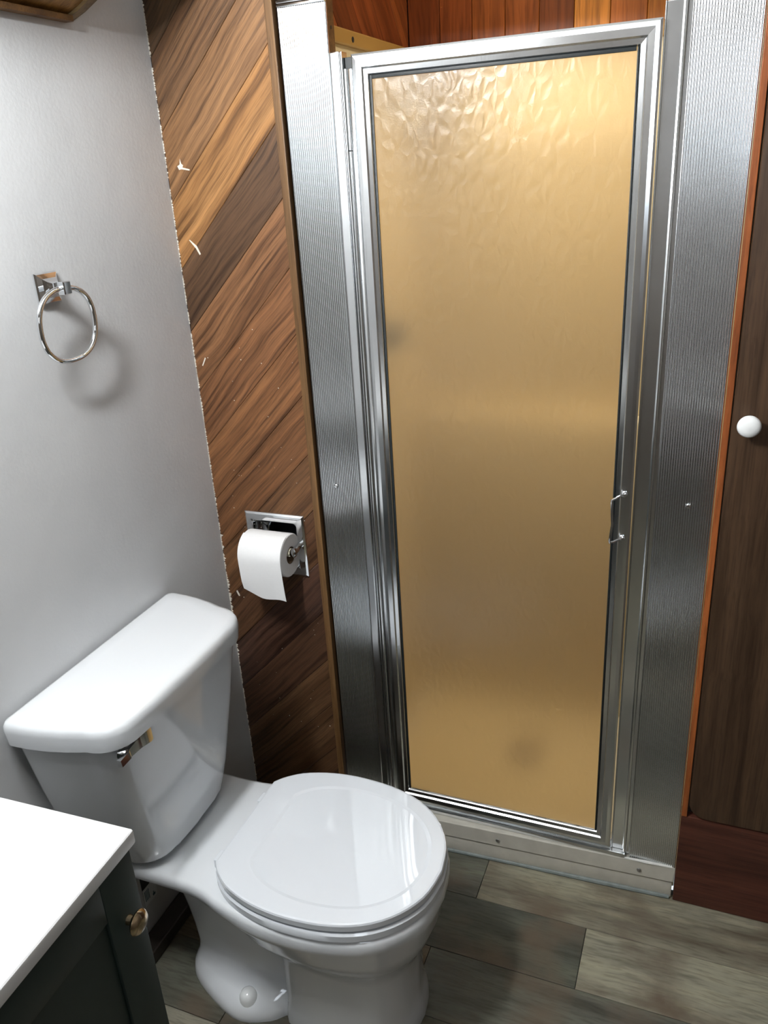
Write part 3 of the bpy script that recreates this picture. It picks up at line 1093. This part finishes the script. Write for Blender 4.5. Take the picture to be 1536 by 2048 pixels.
loft(bm, [sqx(.0255, 0), sqx(.0255, .003), sqx(.0235, .006), sqx(.016, .010), sqx(.0145, .012), sqx(.0105, .016), sqx(.010, .017)])
finish('base', bm, 'chrome', tr, 25)
bm = bmesh.new()
loft(bm, [[(x_, a * h, b * h2 + dz) for a, b in ((-1, -1), (1, -1), (1, 1), (-1, 1))] for x_, h, h2, dz in ((.0165, .0105, .0105, 0), (.022, .007, .008, 0), (.030, .0075, .0095, 0), (.033, .0085, .0105, 0), (.045, .0085, .0105, 0), (.047, .007, .009, 0))])
finish('post', bm, 'chrome', tr, 25)
bm = bmesh.new()
pts = []
for k in range(56):
    a = 2 * math.pi * k / 56
    ca, sa = math.cos(a), math.sin(a)
    e = 2 / 2.35
    yy = .0655 * math.copysign(abs(ca) ** e, ca)
    zz = .0600 * math.copysign(abs(sa) ** e, sa) - .0600
    pts.append((.039 + zz * .04, yy - .005, zz))
tube(bm, pts, .0047, 12, closed=True)
finish('ring', bm, 'chrome', tr, 60)

# ------------------------------------------------------------------ vanity
RV = math.radians(2.2)
VC = (.444, -.899, 0)
van = thing('vanity_cabinet', 'dark green-black vanity cabinet with a shaker door', 'cabinet', VC, RV)
VX = -.010       # cabinet face in local x
VB = -.440
boxo('body', 'cabinet_paint', van, -.425, VX - .019, -.62, -.004, .09, .8165, .002)
boxo('toe_kick', 'cabinet_paint', van, -.425, VX - .075, -.615, -.009, .001, .0895, .001)
dv = boxo('door', 'cabinet_paint', van, VX - .018, VX - .006, -.310, -.005, .10, .808, .001)
bm = bmesh.new()
for a in ((-.310, -.250, .10, .808), (-.065, -.005, .10, .808), (-.2495, -.0655, .10, .160), (-.2495, -.0655, .748, .808)):
    box(bm, VX - .0055, VX, a[0], a[1], a[2], a[3], .0012)
finish('door_frame', bm, 'cabinet_paint', dv)
dv2 = boxo('door', 'cabinet_paint', van, VX - .018, VX - .006, -.618, -.313, .10, .808, .001)
bm = bmesh.new()
for a in ((-.618, -.558, .10, .808), (-.373, -.313, .10, .808), (-.5575, -.3735, .10, .160), (-.5575, -.3735, .748, .808)):
    box(bm, VX - .0055, VX, a[0], a[1], a[2], a[3], .0012)
finish('door_frame', bm, 'cabinet_paint', dv2)
for yy, par in ((-.033, dv), (-.59, dv2)):
    bm = bmesh.new()
    lathe(bm, [(0, .007), (.006, .006), (.009, .009), (.012, .0150), (.015, .0168), (.019, .0140), (.0215, .007), (.022, 0)], (VX + .0003, yy, .718), (1, 0, 0), 28)
    finish('knob', bm, 'nickel', par, 50)
ct = boxo('vanity_countertop', 'counter', None, -.4405, 0, -.66, 0, .8175, .840, .004, 3)
ct.location = VC
ct.rotation_euler = (0, 0, RV)
tag(ct, 'white vanity countertop at the lower left corner', 'countertop')

# ------------------------------------------------------------------ wall cabinet above the toilet, only its lower corner in view
wc = thing('wall_cabinet', 'brown wooden wall cabinet corner at the top left of the grey wall', 'cabinet', (0.0006, -.207, 1.838))
bm = bmesh.new()
pf = [(0, 0), (.03, .011), (.15, .07), (.15, .45), (0, .45)]
loft(bm, [[(x_, y_, z_) for x_, z_ in pf] for y_ in (-.018, 0)])
finish('side_panel', bm, 'trim_wood', wc, 20, srgb(120, 100, 70))
bm = bmesh.new()
pf2 = [(0.001, .006), (.03, .017), (.145, .074), (.145, .09), (.02, .03), (.001, .025)]
loft(bm, [[(x_, y_, z_) for x_, z_ in pf2] for y_ in (-.62, -.0182)])
finish('bottom_panel', bm, 'trim_wood', wc, 20, srgb(150, 112, 62))
boxo('nailing_strip', 'trim_wood', wc, .0005, .018, -.62, -.0184, -.004, .0055, .001, color=srgb(120, 86, 46))
boxo('front_panel', 'trim_wood', wc, .146, .160, -.62, 0, .075, .45, .001, color=srgb(150, 110, 62))

# ------------------------------------------------------------------ care tag behind the toilet
tg_ = thing('paper_tag', 'small black and white paper tag behind the toilet base', 'tag', (0.0008, -.462, .10))
boxo('tag_top', 'tag_black', tg_, 0, .0008, -.022, .020, .048, .103)
boxo('tag_foot', 'tag_white', tg_, 0, .0008, -.021, .020, 0.0, .0475)
bm = bmesh.new()
for i in range(4):
    box(bm, .0008, .0010, -.018 + i * .004, -.016 + i * .004, .012, .040)
box(bm, .0008, .0010, .006, .014, .006, .012)
box(bm, .0008, .0010, .008, .010, .006, .018)
finish('print', bm, 'tag_ink', tg_)

# ------------------------------------------------------------------ vanity lamp (left of the frame)
vl = thing('vanity_lamp', 'chrome light bar with three globe bulbs on the wall above the vanity', 'lamp', (.001, -1.02, 2.06))
boxo('backplate', 'chrome', vl, 0, .02, -.27, .27, -.045, .045, .004)
for k in (-1, 0, 1):
    bm = bmesh.new()
    tube(bm, [(.02, k * .12, 0), (.14, k * .12, .01), (.20, k * .12, .0)], .008)
    lathe(bm, [(0, .03), (.02, .028), (.035, .02)], (.20, k * .12, .055), (0, 0, -1), 18)
    finish('arm', bm, 'chrome', vl)
    bm = bmesh.new()
    bmesh.ops.create_uvsphere(bm, u_segments=20, v_segments=12, radius=.05, matrix=Matrix.Translation((.20, k * .12, -.032)))
    finish('bulb', bm, 'bulb_glow', vl, 80)
    l = bpy.data.lights.new('vanity_bulb_light', 'POINT')
    l.energy = P_VANITY
    l.color = (0.96, 0.985, 1.0)
    l.shadow_soft_size = .05
    lo = bpy.data.objects.new('vanity_bulb_light', l)
    COL.objects.link(lo)
    lo.location = (.255, -1.02 + k * .12, 1.995)
